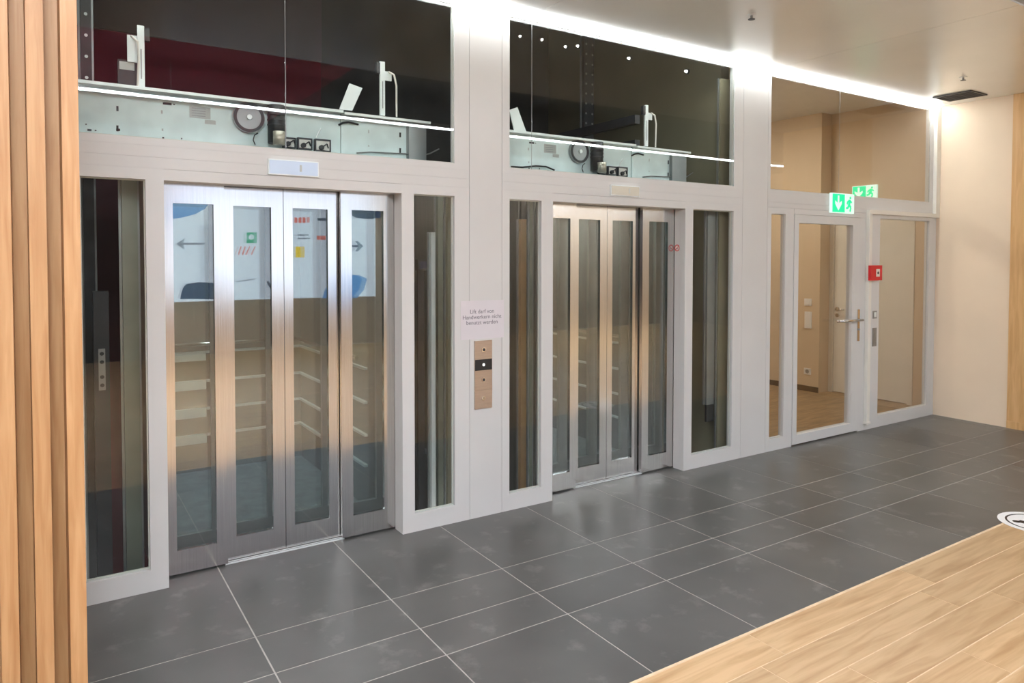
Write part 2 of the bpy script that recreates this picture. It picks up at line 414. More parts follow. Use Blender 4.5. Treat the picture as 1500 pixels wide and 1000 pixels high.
# fixed glazing right of the door
zt_r = pz(1330, 322)
wfix = window(xw0+.002, X5, 0, HZ-.001, px(1287)-xw0-.002, X5-px(1359), HZ-.001-zt_r, pz(1290, 607), 'tall fixed glazing between the red alarm and the beige wall', glass='glass_clear')
# cable duct on the front
duct = tag(empty('cable_duct', (px(1275), -.03, 0)), 'white cable duct stepping round the fixed glazing beside the office door', 'cable duct')
dz = at(1275, 313, 1, -.03).z
dxa = at(1271, 480, 1, -.03).x
B(dxa, dxa+.045, -.035, -.0005, at(1274, 617, 1, -.03).z, dz-.0005).build('duct_section', 'duct_white', duct, bevel=.003)
B(dxa, X5-.002, -.035, -.0005, dz, dz+.04).build('duct_section', 'duct_white', duct, bevel=.003)
B(X5-.075, X5-.002, -.035, -.0005, dz+.0405, ZC-.002).build('duct_section', 'duct_white', duct, bevel=.003)
B(dxa-.008, dxa+.05, -.045, -.0005, at(1274, 617, 1, -.03).z-.02, at(1274, 617, 1, -.03).z-.0005).build('end_cap', 'duct_white', duct, bevel=.003)
# fire alarm call point
ax0, ax1 = at(1275.5, 400, 1, -.06).x, at(1292, 400, 1, -.06).x
az0, az1 = at(1284, 410.5, 1, -.06).z, at(1284, 388.5, 1, -.06).z
fa = tag(empty('fire_alarm', ((ax0+ax1)/2, -.04, az0)), 'small red fire alarm box with white square on the glazing frame', 'fire alarm')
B(ax0, ax1, -.062, -.0355, az0, az1).build('case', 'red_plastic', fa, bevel=.005)
B(max(ax0, dxa+.047), ax1-.02, -.0354, -.001, az0+.01, az1-.01).build('back_box', 'red_plastic', fa)
amx, amz = (ax0+ax1)/2+.022, (az0+az1)/2
B(amx-.03, amx+.03, -.064, -.0621, amz-.036, amz+.036).build('break_glass', 'plastic_white', fa)
MB().cyl((amx, -.0641, amz), (amx, -.066, amz), .013, 18).build('button', 'black_plastic', fa)
# reader plates on the stile
for i, (va, vb, lab) in enumerate(((455, 466.5, 'small grey key switch plate under the red fire alarm'), (480, 507, 'tall grey lock plate below the key switch plate'))):
    x_0, x_1 = px(1277.8), px(1283.5)
    k = tag(empty('key_switch' if i == 0 else 'lock_plate', ((x_0+x_1)/2, 0, pz(1280, vb))), lab, 'switch plate')
    B(x_0, x_1, -.006, -.0002, pz(1280, vb), pz(1280, va)).build('plate', 'grey_metal', k, bevel=.001)
    if i == 0: B(x_0+.015, x_1-.015, -.009, -.0061, pz(1280, vb)+.015, pz(1280, va)-.015).build('key_cover', 'pale_metal', k)
    else: B(x_0+.018, x_1-.018, -.008, -.0061, pz(1280, vb)+.02, pz(1280, va)-.02).build('key_cover', 'grey_metal', k)

# exit signs
def exit_sign(loc, rotz, w, h, label):
    s = empty('exit_sign', loc); tag(s, label, 'exit sign')
    B(-w/2, w/2, .004, .03, 0, h).build('case', 'exit_white', None, bevel=.003, origin=(0, 0, 0)).parent = s
    def p(name, mb, mat):
        o = mb.build(name, mat, None, origin=(0, 0, 0)); o.parent = s
    e = .008
    p('green_field', B(-w/2+e, .02, .0015, .0039, e, h-e), 'exit_green')
    cx, s1 = -w/4+.008, h
    p('arrow', MB().prism([(cx-.012, .0013, h*.88), (cx-.012, .0013, h*.5), (cx-.05, .0013, h*.62), (cx-.05, .0013, h*.46), (cx, .0013, h*.12), (cx+.05, .0013, h*.46), (cx+.05, .0013, h*.62), (cx+.012, .0013, h*.5), (cx+.012, .0013, h*.88)], (0, -.0012, 0)), 'exit_white')
    p('door_field', B(.024, w/2-e, .0015, .0039, e, h-e), 'exit_white')
    mx_ = w/4+.008
    man = MB()
    man.cyl((mx_+.012, .0014, h*.80), (mx_+.012, 0, h*.80), .0125, 14)
    def limb(a, b_, t):
        a, b_ = Vector((mx_+a[0], .0014, h*a[1])), Vector((mx_+b_[0], .0014, h*b_[1])); d = (b_-a).normalized(); n = Vector((-d.z, 0, d.x))*t
        n = n*1.35; man.prism([a+n, b_+n, b_-n, a-n], (0, -.0014, 0))
    limb((.004, .70), (-.008, .42), .012); limb((-.006, .44), (.022, .30), .008); limb((.022, .30), (.008, .10), .007)
    limb((-.010, .44), (-.026, .27), .008); limb((-.026, .27), (-.052, .27), .007); limb((.004, .66), (.034, .56), .006)
    limb((.0, .66), (-.030, .60), .006); limb((-.030, .60), (-.038, .46), .006)
    p('running_figure', man, 'exit_green')
    s.rotation_euler = (0, 0, rotz); return s
sx0, sx1 = at(1222, 298, 1, -.05).x, at(1254.5, 298, 1, -.05).x
sz0, sz1 = at(1238, 312, 1, -.05).z, at(1238, 283, 1, -.05).z
exit_sign(((sx0+sx1)/2, -.032, sz0), 0, sx1-sx0, sz1-sz0, 'green exit sign with down arrow mounted on the white header over the glass door')

# ------------------------------------------------------------------ room behind the office front
RA, RB, RYA = 7.856, 8.06, 1.385
struct(B(4.86, 8.3, .11, 4.2, -.1, -.0003).build('floor_office', 'laminate'), 'brown laminate floor of the room behind the glass door', 'floor')
wr = struct(empty('wall_office_right', (8, 2, 0)), 'beige side wall with white door behind the glass door', 'wall')
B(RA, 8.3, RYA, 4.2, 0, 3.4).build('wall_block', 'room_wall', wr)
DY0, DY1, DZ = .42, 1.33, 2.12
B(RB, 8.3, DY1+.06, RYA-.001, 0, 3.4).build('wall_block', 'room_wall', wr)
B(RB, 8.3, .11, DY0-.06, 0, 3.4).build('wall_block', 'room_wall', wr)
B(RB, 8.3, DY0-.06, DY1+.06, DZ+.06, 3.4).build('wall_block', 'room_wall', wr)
B(RB+.06, 8.3, DY0-.06, DY1+.06, 0, DZ+.059).build('wall_block', 'skirting_brown', wr)  # dark block added to stop background light leaking past the leaf
d2 = struct(empty('door_2', (RB, (DY0+DY1)/2, 0)), 'plain white door in the side wall of the office', 'door')
B(RB+.012, RB+.05, DY0, DY1, .008, DZ-.004).build('door_leaf', 'room_white', d2, bevel=.002)
for (ya, yb, za, zb) in ((DY0-.06, DY0-.003, 0, DZ+.06), (DY1+.003, DY1+.06, 0, DZ+.06), (DY0-.003, DY1+.003, DZ, DZ+.06)):
    B(RB-.01, RB+.059, ya, yb, za, zb).build('door_frame', 'room_white', d2, bevel=.002)
h2 = at(1224, 452.5, 0, RB-.02); yh = min(h2.y, DY1-.05)
MB().cyl((RB+.012, yh, h2.z), (RB-.008, yh, h2.z), .024, 18).build('handle_rose', 'chrome', d2, smooth=True)
MB().tube([(RB-.002, yh, h2.z), (RB-.045, yh, h2.z), (RB-.048, yh-.12, h2.z)], .009, 10).build('lever', 'chrome', d2, smooth=True)
MB().cyl((RB+.012, yh, h2.z-.075), (RB-.008, yh, h2.z-.075), .022, 18).build('keyhole_rose', 'chrome', d2, smooth=True)
struct(B(4.86, RA, 4.05, 4.2, 0, 3.4).build('wall_office_back', 'room_wall'), 'beige back wall of the office', 'wall')
struct(B(4.80, 4.86, .11, 4.2, 0, 3.4).build('wall_office_left', 'room_wall'), 'beige partition between office and lift shaft', 'wall')
struct(B(4.80, 8.3, .11, 4.2, 3.4, 3.5).build('ceiling_office', 'hall_ceiling'), 'white ceiling of the office', 'ceiling')
struct(B(RA-.014, RA, RYA, 4.05, 0, .065).build('baseboard_office', 'skirting_brown'), 'dark brown baseboard below the light switch', 'baseboard')
ol = tag(empty('ceiling_lamp', (6.3, 1.9, 3.36)), 'round white ceiling lamp in the office', 'lamp')
MB().cyl((6.3, 1.9, 3.345), (6.3, 1.9, 3.372), .30, 32).build('diffuser', 'lamp_room', ol)
MB().cyl((6.3, 1.9, 3.3725), (6.3, 1.9, 3.4), .31, 32).build('base', 'white_trim', ol)
def wallbox(name, u0, u1, v0, v1, label, cat):
    a, c = at(u0, v0, 0, RA), at(u1, v1, 0, RA)
    e = tag(empty(name, (RA, (a.y+c.y)/2, min(a.z, c.z))), label, cat)
    B(RA-.012, RA-.0003, min(a.y, c.y), max(a.y, c.y), min(a.z, c.z), max(a.z, c.z)).build('cover_plate', 'plastic_white', e, bevel=.002)
    return e, (a.y+c.y)/2, (a.z+c.z)/2, abs(a.y-c.y), abs(a.z-c.z)
e, y_, z_, w_, h_ = wallbox('light_switch', 1179, 1189, 437, 448, 'white square light switch on the beige office wall', 'light switch')
B(RA-.018, RA-.0121, y_-w_*.35, y_+w_*.35, z_-h_*.35, z_+h_*.35).build('rocker', 'plastic_white', e, bevel=.002)
e, y_, z_, w_, h_ = wallbox('switch_panel', 1179.5, 1189, 456, 481, 'tall white switch panel below the light switch', 'switch panel')
for k in (-1, 0, 1): B(RA-.017, RA-.0121, y_-w_*.35, y_+w_*.35, z_+k*h_*.31-h_*.13, z_+k*h_*.31+h_*.13).build('rocker', 'plastic_white', e, bevel=.002)
e, y_, z_, w_, h_ = wallbox('wall_socket', 1178.5, 1188, 538.5, 549, 'white power socket above the brown baseboard', 'socket')
MB().ring((RA-.0121, y_, z_), (-1, 0, 0), w_*.36, w_*.30, .004, 20).build('socket_rim', 'plastic_white', e)
MB().cyl((RA-.0121, y_, z_), (-1*0+RA-.0135, y_, z_), w_*.28, 18).build('socket_well', 'grey_metal', e)
s2a, s2b = at(1247, 273, 0, RB-.05), at(1283, 271, 0, RB-.05)
sw = abs(s2a.y-s2b.y)
exit_sign((RB-.035, (s2a.y+s2b.y)/2, s2a.z-sw*.52), -math.pi/2, sw, sw*.52, 'green exit sign with down arrow on the office wall behind the glass')

# ------------------------------------------------------------------ right wall of the lobby, wood beyond it
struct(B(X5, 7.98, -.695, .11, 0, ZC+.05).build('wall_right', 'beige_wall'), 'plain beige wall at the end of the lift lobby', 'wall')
ww = struct(empty('wall_wood', (7.88, -1.2, 0)), 'wood clad wall end beyond the beige wall', 'wall')
B(X5+.03, 7.98, -1.85, -.696, 0, ZC+.05).build('wall_core', 'slat_wood', ww)
for k in range(7):
    ya = -.697-.165*k
    B(X5-.012, X5+.0299, ya-.160, ya, .072, ZC-.001).build('board', 'panel_wood', ww)
struct(B(X5-.016, X5+.0299, -1.85, -.697, 0, .0715).build('baseboard_right', 'panel_wood', None), 'light wood baseboard under the wood clad wall', 'baseboard')

# ------------------------------------------------------------------ wood slat wall at the left
SLY = -1.5
wl = struct(empty('wall_left', (-.9, SLY, 0)), 'vertical light wood slat wall beside the left lift', 'wall')
B(-3.0, .052, SLY+.0855, SLY+.17, 0, ZC+.05).build('backing_board', 'slat_wood', wl)
sp = .0805
first = None
for k in range(38):
    xb = .0755-sp*k
    if first is None:
        mbx = MB().prism([(-.041, 0, 0), (0, 0, 0), (0, .085, 0), (-.046, .085, 0)], (0, 0, ZC))
        first = mbx.build('slat', 'slat_wood', None, bevel=0, origin=(0, 0, 0)); first.parent = wl
        first.location = Vector((xb, SLY, 0))-wl.location
    else: instance(first, Vector((xb, SLY, 0))-wl.location, wl)

# ------------------------------------------------------------------ hall behind the camera (seen in reflections)
struct(B(HALL_L, HALL_R, HALL_Y-.2, HALL_Y, 0, HC).build('wall_front', 'hall_wall'), 'beige wall across the hall opposite the lifts', 'wall')
struct(B(HALL_L-.2, HALL_L, HALL_Y, SLY, 0, HC).build('wall_hall_left', 'hall_dark'), 'dark end wall of the hall', 'wall')
struct(B(HALL_R, HALL_R+.2, HALL_Y, -1.83, 0, HC).build('wall_hall_right', 'hall_wall'), 'beige end wall of the hall', 'wall')
struct(B(7.98, HALL_R, -1.83, -1.63, 0, HC).build('wall_hall_back', 'hall_wall'), 'beige wall continuing beyond the wood clad end', 'wall')
struct(B(HALL_L, -3.0, SLY+.03, SLY+.17, 0, HC).build('wall_hall_side', 'hall_wall'), 'beige wall continuing left of the wood slats', 'wall')
struct(B(HALL_L, .92, HALL_Y, HALL_Y+.03, 0, HC-.001).build('trim_2', 'hall_dark'), 'dark wall cladding left of the lit banner', 'wall panel')

# lit banner opposite the left lift; MIR maps a pixel of its reflection to the real place
def MIR(u, v, e=.0):
    p = at(u, v, 1, .30-(HALL_Y+.12)); return p.x, p.z
bn = tag(empty('lit_banner', (2.6, HALL_Y+.06, 0)), 'large lit white banner with arrows and coloured marks across the hall', 'banner')
bx0 = MIR(238, 400)[0]; bx1 = MIR(549, 400)[0]; bz0 = MIR(400, 438)[1]; bz1 = 3.1
BY = HALL_Y+.12
B(bx0, bx1, HALL_Y+.04, BY, bz0, bz1).build('light_box', 'banner_white', bn)
def flat(name, pts, mat, k=1):
    MB().prism([(*[MIR(u, v)[0]], BY+.001*k, MIR(u, v)[1]) for u, v in pts], (0, .0008, 0)).build(name, mat, bn)
def disc(name, u, v, ru, rv, mat, k=1, n=20, a0=0, a1=2*math.pi):
    flat(name, [(u+ru*math.cos(a0+(a1-a0)*i/n), v+rv*math.sin(a0+(a1-a0)*i/n)) for i in range(n)], mat, k)
flat('blue_arc', [(240, 296), (306, 296), (300, 306), (285, 314), (265, 319), (240, 322)], 'banner_blue')
flat('pale_panel', [(292, 330), (318, 330), (318, 436), (292, 436)], 'banner_pale')
flat('pale_panel', [(382, 270), (400, 270), (400, 436), (382, 436)], 'banner_pale')
flat('pale_panel', [(464, 270), (482, 270), (482, 436), (464, 436)], 'banner_pale')
flat('dark_shape', [(263, 438), (267, 422), (272, 416), (290, 413), (310, 414), (322, 419), (326, 438)], 'banner_navy', 2)
flat('blue_shape', [(473, 437), (477, 424), (488, 411), (510, 402), (526, 403), (536, 408), (532, 424), (522, 436)], 'banner_blue', 2)
flat('blue_corner', [(512, 306), (556, 306), (556, 319), (540, 321), (520, 319), (512, 314)], 'banner_navy', 2)
flat('grey_arrow', [(258, 357), (270, 349), (268, 355.5), (299, 355.5), (299, 358.5), (268, 358.5), (270, 366)], 'banner_grey', 2)
flat('dark_arrow', [(514, 359), (523, 359), (519, 353), (523, 353), (531, 360.5), (523, 368), (519, 368), (523, 362), (514, 362)], 'banner_navy', 2)
flat('green_mark', [(362, 340), (377, 340), (377, 356), (362, 356)], 'banner_green', 2)
disc('green_dot', 369, 347, 4, 4, 'banner_white', 3)
for a, c in ((349, 353), (355, 359), (360, 366), (368, 374)): flat('red_mark', [(a, 372), (c, 360), (c+1.5, 361), (a+1.5, 374)], 'banner_red', 2)
for a in (432, 438, 444, 450): flat('orange_mark', [(a, 318), (a+4.5, 318), (a+4.5, 326), (a, 326)], 'banner_red', 2)
flat('navy_mark', [(466, 319), (478, 319), (478, 323), (466, 323)], 'banner_navy', 2)
flat('red_block', [(465, 345), (478, 345), (478, 351), (465, 351)], 'banner_red', 2)
flat('yellow_mark', [(434, 361), (447, 361), (447, 377), (434, 377)], 'banner_yellow', 2)
flat('grey_lines', [(437, 343), (453, 343), (453, 345), (437, 345)], 'banner_grey', 2)
flat('grey_lines', [(437, 348), (455, 348), (455, 350), (437, 350)], 'banner_grey', 2)
flat('grey_lines', [(347, 412), (374, 408), (374, 409.5), (347, 413.5)], 'banner_grey', 2)
flat('dark_tick', [(391, 413), (394, 411), (399, 420), (398, 425)], 'banner_navy', 2)

# long ceiling luminaire of the hall; square lights added unseen to brighten the facade
def luminaire(x0, x1, y, label):
    t = tag(empty('linear_luminaire', ((x0+x1)/2, y, ZC)), label, 'ceiling light', 'hall luminaires')
    B(x0, x1, y-.03, y+.03, ZC+.0005, ZC+.015).build('diffuser', 'tube', t)
    B(x0-.01, x1+.01, y-.035, y+.035, ZC+.0155, ZC+.06).build('housing', 'white_trim', t)
    for k in range(6):
        xx = x0+.4+(x1-x0-.8)*k/5; MB().cyl((xx, y, ZC+.0605), (xx, y, HC-.0005), .004, 8).build('suspension_rod', 'grey_metal', t)
luminaire(-2.0, 12.0, -3.96, 'long slim ceiling luminaire reflected as a bright line in the transom glass')
for x, y in [(x, -7.9) for x in (-1.5, 6.6, 8.8, 11.0)]+[(-.12, -3.1), (-.12, -4.9), (-.12, -6.6), (-2.6, -4.6)]:
    lz = 3.30 if y < -7 else HC-.03          # added lights; far row hangs lower, its reflection hidden behind the header
    t = tag(empty('hall_fill_light', (x, y, lz)), 'square flat light added out of view in the hall to brighten the facade' if y < -7 else 'square flat light added out of view on the maroon ceiling to brighten the lobby', 'ceiling light', 'added hanging hall lights' if y < -7 else 'added lights on the maroon ceiling')
    B(x-.3, x+.3, y-.3, y+.3, lz, lz+.0195).build('diffuser', 'fill_panel', t)
    B(x-.32, x+.32, y-.32, y+.32, lz+.02, lz+.0297).build('base', 'white_trim', t)
    if y < -7:
        for k in (-.25, .25): MB().cyl((x+k, y, lz+.03), (x+k, y, HC-.0005), .004, 8).build('suspension_rod', 'grey_metal', t)

# vent and sprinklers in the lobby ceiling
vp = [at(u, v, 2, ZC) for u, v in ((1368, 143), (1395, 148), (1445, 137), (1418, 131))]
vx0, vx1 = (vp[0].x+vp[3].x)/2, (vp[1].x+vp[2].x)/2; vy0, vy1 = (vp[2].y+vp[3].y)/2, (vp[0].y+vp[1].y)/2
vt = tag(empty('ceiling_vent', ((vx0+vx1)/2, (vy0+vy1)/2, ZC)), 'black rectangular air vent in the beige ceiling near the beige wall', 'vent')
B(vx0, vx1, vy0, vy1, ZC-.003, ZC-.0002).build('backing', 'black_plastic', vt)
for k in range(7):
    x = vx0+(vx1-vx0)*(k+.5)/7
    B(x-.006, x+.006, vy0+.012, vy1-.012, ZC-.010, ZC-.0031).build('slat', 'dark_metal', vt)
for a in ((vx0, vx1, vy0, vy0+.012), (vx0, vx1, vy1-.012, vy1), (vx0, vx0+.012, vy0+.012, vy1-.012), (vx1-.012, vx1, vy0+.012, vy1-.012)):
    B(*a, ZC-.011, ZC-.0031).build('frame', 'dark_metal', vt)
for (u, v, lab) in ((1101, 22, 'small sprinkler head in the open beige ceiling'), (1411, 113, 'small sprinkler head in the ceiling beside the black vent')):
    p = at(u, v, 2, ZC)
    s = tag(empty('sprinkler_head', (p.x, p.y, ZC)), lab, 'sprinkler')
    MB().cyl((p.x, p.y, ZC-.0002), (p.x, p.y, ZC-.004), .030, 20).build('escutcheon', 'ceiling_panel', s)
    MB().cyl((p.x, p.y, ZC-.0041), (p.x, p.y, ZC-.026), .008, 12).build('nozzle', 'grey_metal', s)
    MB().cyl((p.x, p.y, ZC-.0261), (p.x, p.y, ZC-.029), .022, 16).build('deflector', 'dark_metal', s)

# ------------------------------------------------------------------ lift shaft
SB = 2.65
sb = struct(empty('wall_shaft_back', (2.3, SB, 0)), 'dark back wall of the lift shafts with painted ceiling reflections', 'wall')
mx_r = at(470, 100, 1, SB).x; mz = at(300, 66, 1, SB).z
B(-.9, mx_r, SB, SB+.1, -1.5, mz).build('wall_section', 'maroon_reflection', sb)
B(-.9, mx_r, SB-.03, SB+.1, mz+.001, 5.5).build('wall_section', 'plum_reflection', sb)
B(mx_r+.001, 4.80, SB, SB+.1, -1.5, 5.5).build('wall_section', 'shaft_grey', sb)
struct(B(-1.0, -.9, .2, SB, -1.5, 5.5).build('wall_shaft_left', 'shaft_grey'), 'dark side wall of the shaft', 'wall')
struct(B(4.70, 4.795, .2, SB, -1.5, 5.5).build('wall_shaft_right', 'shaft_olive'), 'olive side wall of the shaft', 'wall')
struct(B(-.9, 4.70, .2, SB, -1.6, -1.5).build('floor_shaft', 'shaft_grey'), 'dark floor of the lift pit', 'floor')
struct(B(-.9, 4.70, .0, SB, 5.5, 5.6).build('ceiling_shaft', 'shaft_grey'), 'dark top of the lift shaft', 'ceiling')
struct(B(-.9, 4.795, 0, .1, ZC+.07, 5.5).build('wall_shaft_front', 'shaft_grey'), 'dark front of the shaft above the lobby ceiling', 'wall')

# ------------------------------------------------------------------ lift doors, cars and door operators
PB = [(.445, .777, .115, .145), (.763, 1.0935, .155, .185), (1.0965, 1.424, .155, .185), (1.409, 1.75, .115, .145)]
PG = [(.530, .724), (.830, 1.028), (1.146, 1.346), (1.475, 1.671)]
def door_panels(parent, sx, dy, name, z0=.010, z1=2.07, gz=(.13, 1.92), mat='brushed_steel'):
    for (x0, x1, y0, y1), (g0, g1) in zip(PB, PG):
        q = MB().frame(x0+sx, x1+sx, z0, z1, y0+dy, y1+dy, g0-x0, x1-g1, z1-gz[1], gz[0]-z0).build(name, mat, parent, bevel=.0015)
        ym = (y0+y1)/2+dy
        B(g0+sx, g1+sx, ym-.004, ym+.004, gz[0], gz[1]).build('pane', 'glass_door', q)
for i, sx in enumerate((0., SHIFT)):
    cx = 1.095+sx
    ed = tag(empty('elevator_door', (cx, .15, 0)), ('four-panel steel and glass lift door reflecting the lit banner, beside the wood slats', 'four-panel steel and glass lift door between the call panel and the office door')[i], 'elevator door')
    door_panels(ed, sx, 0, 'door_panel')
    s = B(.765+sx, 1.422+sx, .122, .150, .0005, .007).build('sill', 'pale_metal', ed)
    B(.765+sx, 1.422+sx, .130, .134, .0071, .0078).build('sill_groove', 'dark_metal', s)
    B(.445+sx, 1.752+sx, .112, .21, 2.075, 2.16).build('head_track', 'grey_metal', ed)
    for (a, c) in ((.425, .444), (1.7505, 1.772)):
        B(a+sx, c+sx, .112, .20, .001, 2.075).build('jamb', 'brushed_steel', ed)
    # car
    car = tag(empty('elevator_car', (cx, 1.15, 0)), ('lift car with bright steel rails behind the banner-reflecting door', 'dim lift car with steel rails behind the door near the office')[i], 'elevator car')
    x0, x1, y0, y1 = .47+sx, 1.735+sx, .345, 2.03
    B(x0, x1, y0, y1, -.12, -.002).build('car_floor', 'car_floor', car)
    B(x0, x1, y1+.001, y1+.03, -.05, 2.24).build('back_wall', 'car_wall', car)
    B(x0-.03, x0-.001, y0, y1+.03, -.05, 2.24).build('side_wall', 'car_wall', car)
    B(x1+.001, x1+.03, y0, y1+.03, -.05, 2.24).build('side_wall', 'car_wall', car)
    B(x0-.03, x1+.03, y0, y1+.03, 2.241, 2.29).build('car_roof', 'dark_metal', car)
    lp = B(x0+.25, x1-.25, .8, 1.6, 2.232, 2.2405).build('car_fill_light', 'car_fill', car)  # light added under the car roof to brighten the interior and rails
    for z in (.925, .703, .488, .286):
        B(x0+.002, x0+.53, y1-.022, y1-.0005, z-.072, z).build('bumper_rail', 'pale_metal', car, bevel=.004)
        B(x0+.535, x1-.002, y1-.022, y1-.0005, z-.018, z).build('bumper_rail', 'pale_metal', car, bevel=.003)
        B(x1-.022, x1-.0005, y0+.2, y1-.025, z-.016, z).build('bumper_rail', 'pale_metal', car, bevel=.003)
    MB().tube([(x0+.06, y1-.055, .985), (x1-.06, y1-.055, .985)], .016, 10).build('handrail', 'chrome', car, smooth=True)
    MB().tube([(x1-.055, y1-.08, .985), (x1-.055, y0+.25, .985)], .016, 10).build('handrail', 'chrome', car, smooth=True)
    for hx_ in (x0+.15, x1-.15): MB().cyl((hx_, y1-.055, .975), (hx_, y1, .955), .008, 8).build('handrail_bracket', 'chrome', car)
    B(x0+.001, x0+.02, .75, .95, .9, 1.5).build('control_panel', 'plate_steel', car, bevel=.003)
    door_panels(car, sx, .125, 'car_door_panel', z0=.02, z1=2.10, gz=(.16, 1.95), mat='grey_metal')
    B(.5+sx, 1.70+sx, .235, .33, -.04, .015).build('car_sill', 'dark_metal', car)

# door operators in the transoms
OY = .30
def opx(u, v, y=OY): return at(u, v, 1, y)
for i, sx in enumerate((0., 2.33)):
    op = tag(empty('door_operator', (1.1+sx, OY, 2.2)), ('galvanised lift door operator with pulley and motor above the banner-reflecting door', 'galvanised lift door operator with pulley and motor above the door by the office')[i], 'door operator')
    xl, xm, xr = (-.15, 1.476, 2.02) if i == 0 else (2.30, 3.80, 4.36)
    zt = 2.50
    bp1 = B(xl, xm-.001, OY, OY+.012, 2.185, zt).build('back_plate', 'galvanised', op)
    bp2 = B(xm+.001, xr, OY-.012, OY, 2.185, zt-.012).build('back_plate', 'galvanised', op)
    if i == 0: B(xr-.12, xr+.0, OY-.05, OY-.0125, 2.2, zt-.02).build('end_roller_cover', 'grey_metal', op, bevel=.01)
    else: B(xr-.16, xr, OY-.045, OY-.0125, 2.2, zt-.03).build('end_roller_cover', 'grey_metal', op, bevel=.01)
    B(xl, xm-.001, OY-.06, OY-.001, zt+.0005, zt+.016).build('top_flange', 'pale_metal', op)
    B(xm+.001, xr+.02, OY-.075, OY-.0125, zt-.011, zt+.004).build('top_flange', 'pale_metal', op)
    B(xl, xr, OY-.06, OY-.0005 if False else OY-.0125, zt-.030, zt-.022).build('guide_rail_bar', 'grey_metal', op) if i == 0 else None
    def P(u, v): 
        p = opx(u, v); return p.x+sx, p.z
    px_, pz_ = P(363, 173)
    pul = MB().cyl((px_, OY-.004, pz_), (px_, OY-.03, pz_), .085, 36).build('pulley', 'grey_metal', op, bevel=.004)
    MB().ring((px_, OY-.0305, pz_), (0, -1, 0), .082, .066, .004, 36).build('rim', 'dark_metal', pul)
    MB().cyl((px_, OY-.0305, pz_), (px_, OY-.045, pz_), .014, 14).build('axle', 'pale_metal', pul)
    mx0, mzb = P(389, 180); mx1 = P(414, 180)[0]
    mot = MB().cyl(((mx0+mx1)/2, OY-.05, P(400, 212)[1]), ((mx0+mx1)/2, OY-.05, P(400, 157)[1]), (mx1-mx0)/2, 24).build('motor', 'black_plastic', op, smooth=True)
    for kk in range(4):
        zz = P(400, 165+7*kk)[1]
        MB().ring(((mx0+mx1)/2, OY-.05, zz), (0, 0, 1), (mx1-mx0)/2+.003, (mx1-mx0)/2-.004, .006, 24).build('cooling_rib', 'dark_metal', mot)
    MB().cyl(((mx0+mx1)/2-.004, OY-.115, P(400, 216)[1]), ((mx0+mx1)/2-.004, OY-.115, P(400, 197)[1]), .032, 20).build('gear_cap', 'gold_plate', op, smooth=True)
    # slots, holes and stickers in the plate
    def slot(u, v, w_, h_, mat='black_plastic', y=OY, name='slot', ty=.0012):
        x, z = P(u, v); yy = OY-.0122 if (x-sx) > 1.48 else OY-.0002
        B(x-w_/2, x+w_/2, yy-ty, yy, z-h_/2, z+h_/2).build(name, mat, op)
    slot(172, 159, .010, .026); slot(172, 188, .010, .030); slot(173, 190, .018, .012); slot(245, 152, .042, .012); slot(255, 153, .008, .006)
    slot(131, 190.5, .018, .010); slot(140, 191, .008, .006); slot(126, 182, .006, .006); slot(239, 202, .010, .008); slot(266, 203, .006, .008)
    slot(237, 164, .008, .018, 'sticker_grey'); slot(238, 190, .008, .012, 'sticker_grey')
    slot(539, 193, .006, .020, 'sticker_grey'); slot(539, 214, .006, .010, 'sticker_grey')
    slot(585, 198, .012, .030); slot(585, 221, .012, .032)
    slot(293, 165, .105, .062, 'sticker_grey', name='type_label'); slot(308, 179, .055, .022, 'sticker_grey', name='type_label')
    for kk in range(4): slot(291, 159+3.6*kk, .07, .004, 'grey_metal', name='label_line', ty=.0018)
    # small electronics and hangers along the bottom
    for (u0, u1, v0, v1) in ((413, 431, 203, 217), (434, 455, 204, 219), (459, 482, 206, 222)):
        xa, za = P(u0, v1); xb, zb = P(u1, v0)
        MB().frame(xa, xb, za, zb, OY-.035, OY-.005, .007).build('hanger_frame', 'dark_metal', op)
        B(xa+.008, xb-.008, OY-.030, OY-.015, za+.008, zb-.010).build('hanger_plate', 'plastic_white', op)
        MB().cyl(((xa+xb)/2-.012, OY-.031, za+.022), ((xa+xb)/2-.012, OY-.05, za+.022), .014, 14).build('hanger_roller', 'black_plastic', op)
        MB().tube([((xa+xb)/2, OY-.04, za+.03), ((xa+xb)/2+.02, OY-.045, za+.045), ((xa+xb)/2+.03, OY-.04, za+.02)], .004, 6).build('wire', 'black_plastic', op)
    x, z = P(460, 203); x2, z2 = P(466, 190)
    MB().tube([(x, OY-.04, z), (x2, OY-.05, z2)], .004, 8).build('latch_lever', 'pale_metal', op)
    pts = [Vector((P(u, v)[0], OY-.02-.01*math.sin(k), P(u, v)[1])) for k, (u, v) in enumerate(((494, 184), (500, 181), (508, 180), (523, 183)))]
    MB().tube(pts, .006, 8).build('cable', 'black_plastic', op)
    pts = [Vector((P(u, v)[0], OY-.03, P(u, v)[1])) for u, v in ((520, 225), (540, 223.5), (565, 225), (590, 226), (612, 229), (626, 226), (640, 219))]
    MB().tube(pts, .0045, 8).build('cable', 'grey_metal', op)
    pts = [Vector((P(u, v)[0], OY-.03, P(u, v)[1])) for u, v in ((372, 213), (369, 206), (371, 199), (376, 196))]
    MB().tube(pts, .003, 8).build('cable', 'black_plastic', op)
    if i == 1:
        pts = [at(u, v, 1, OY-.03) for u, v in ((749, 244), (765, 245), (785, 243), (800, 244), (812, 249))]
        MB().tube(pts, .006, 8).build('cable', 'black_plastic', op)
    # uprights on top of the operator
    ups = [(205, 40, 1), (557, 92, -1)] if i == 0 else [(943, 155, -1)]
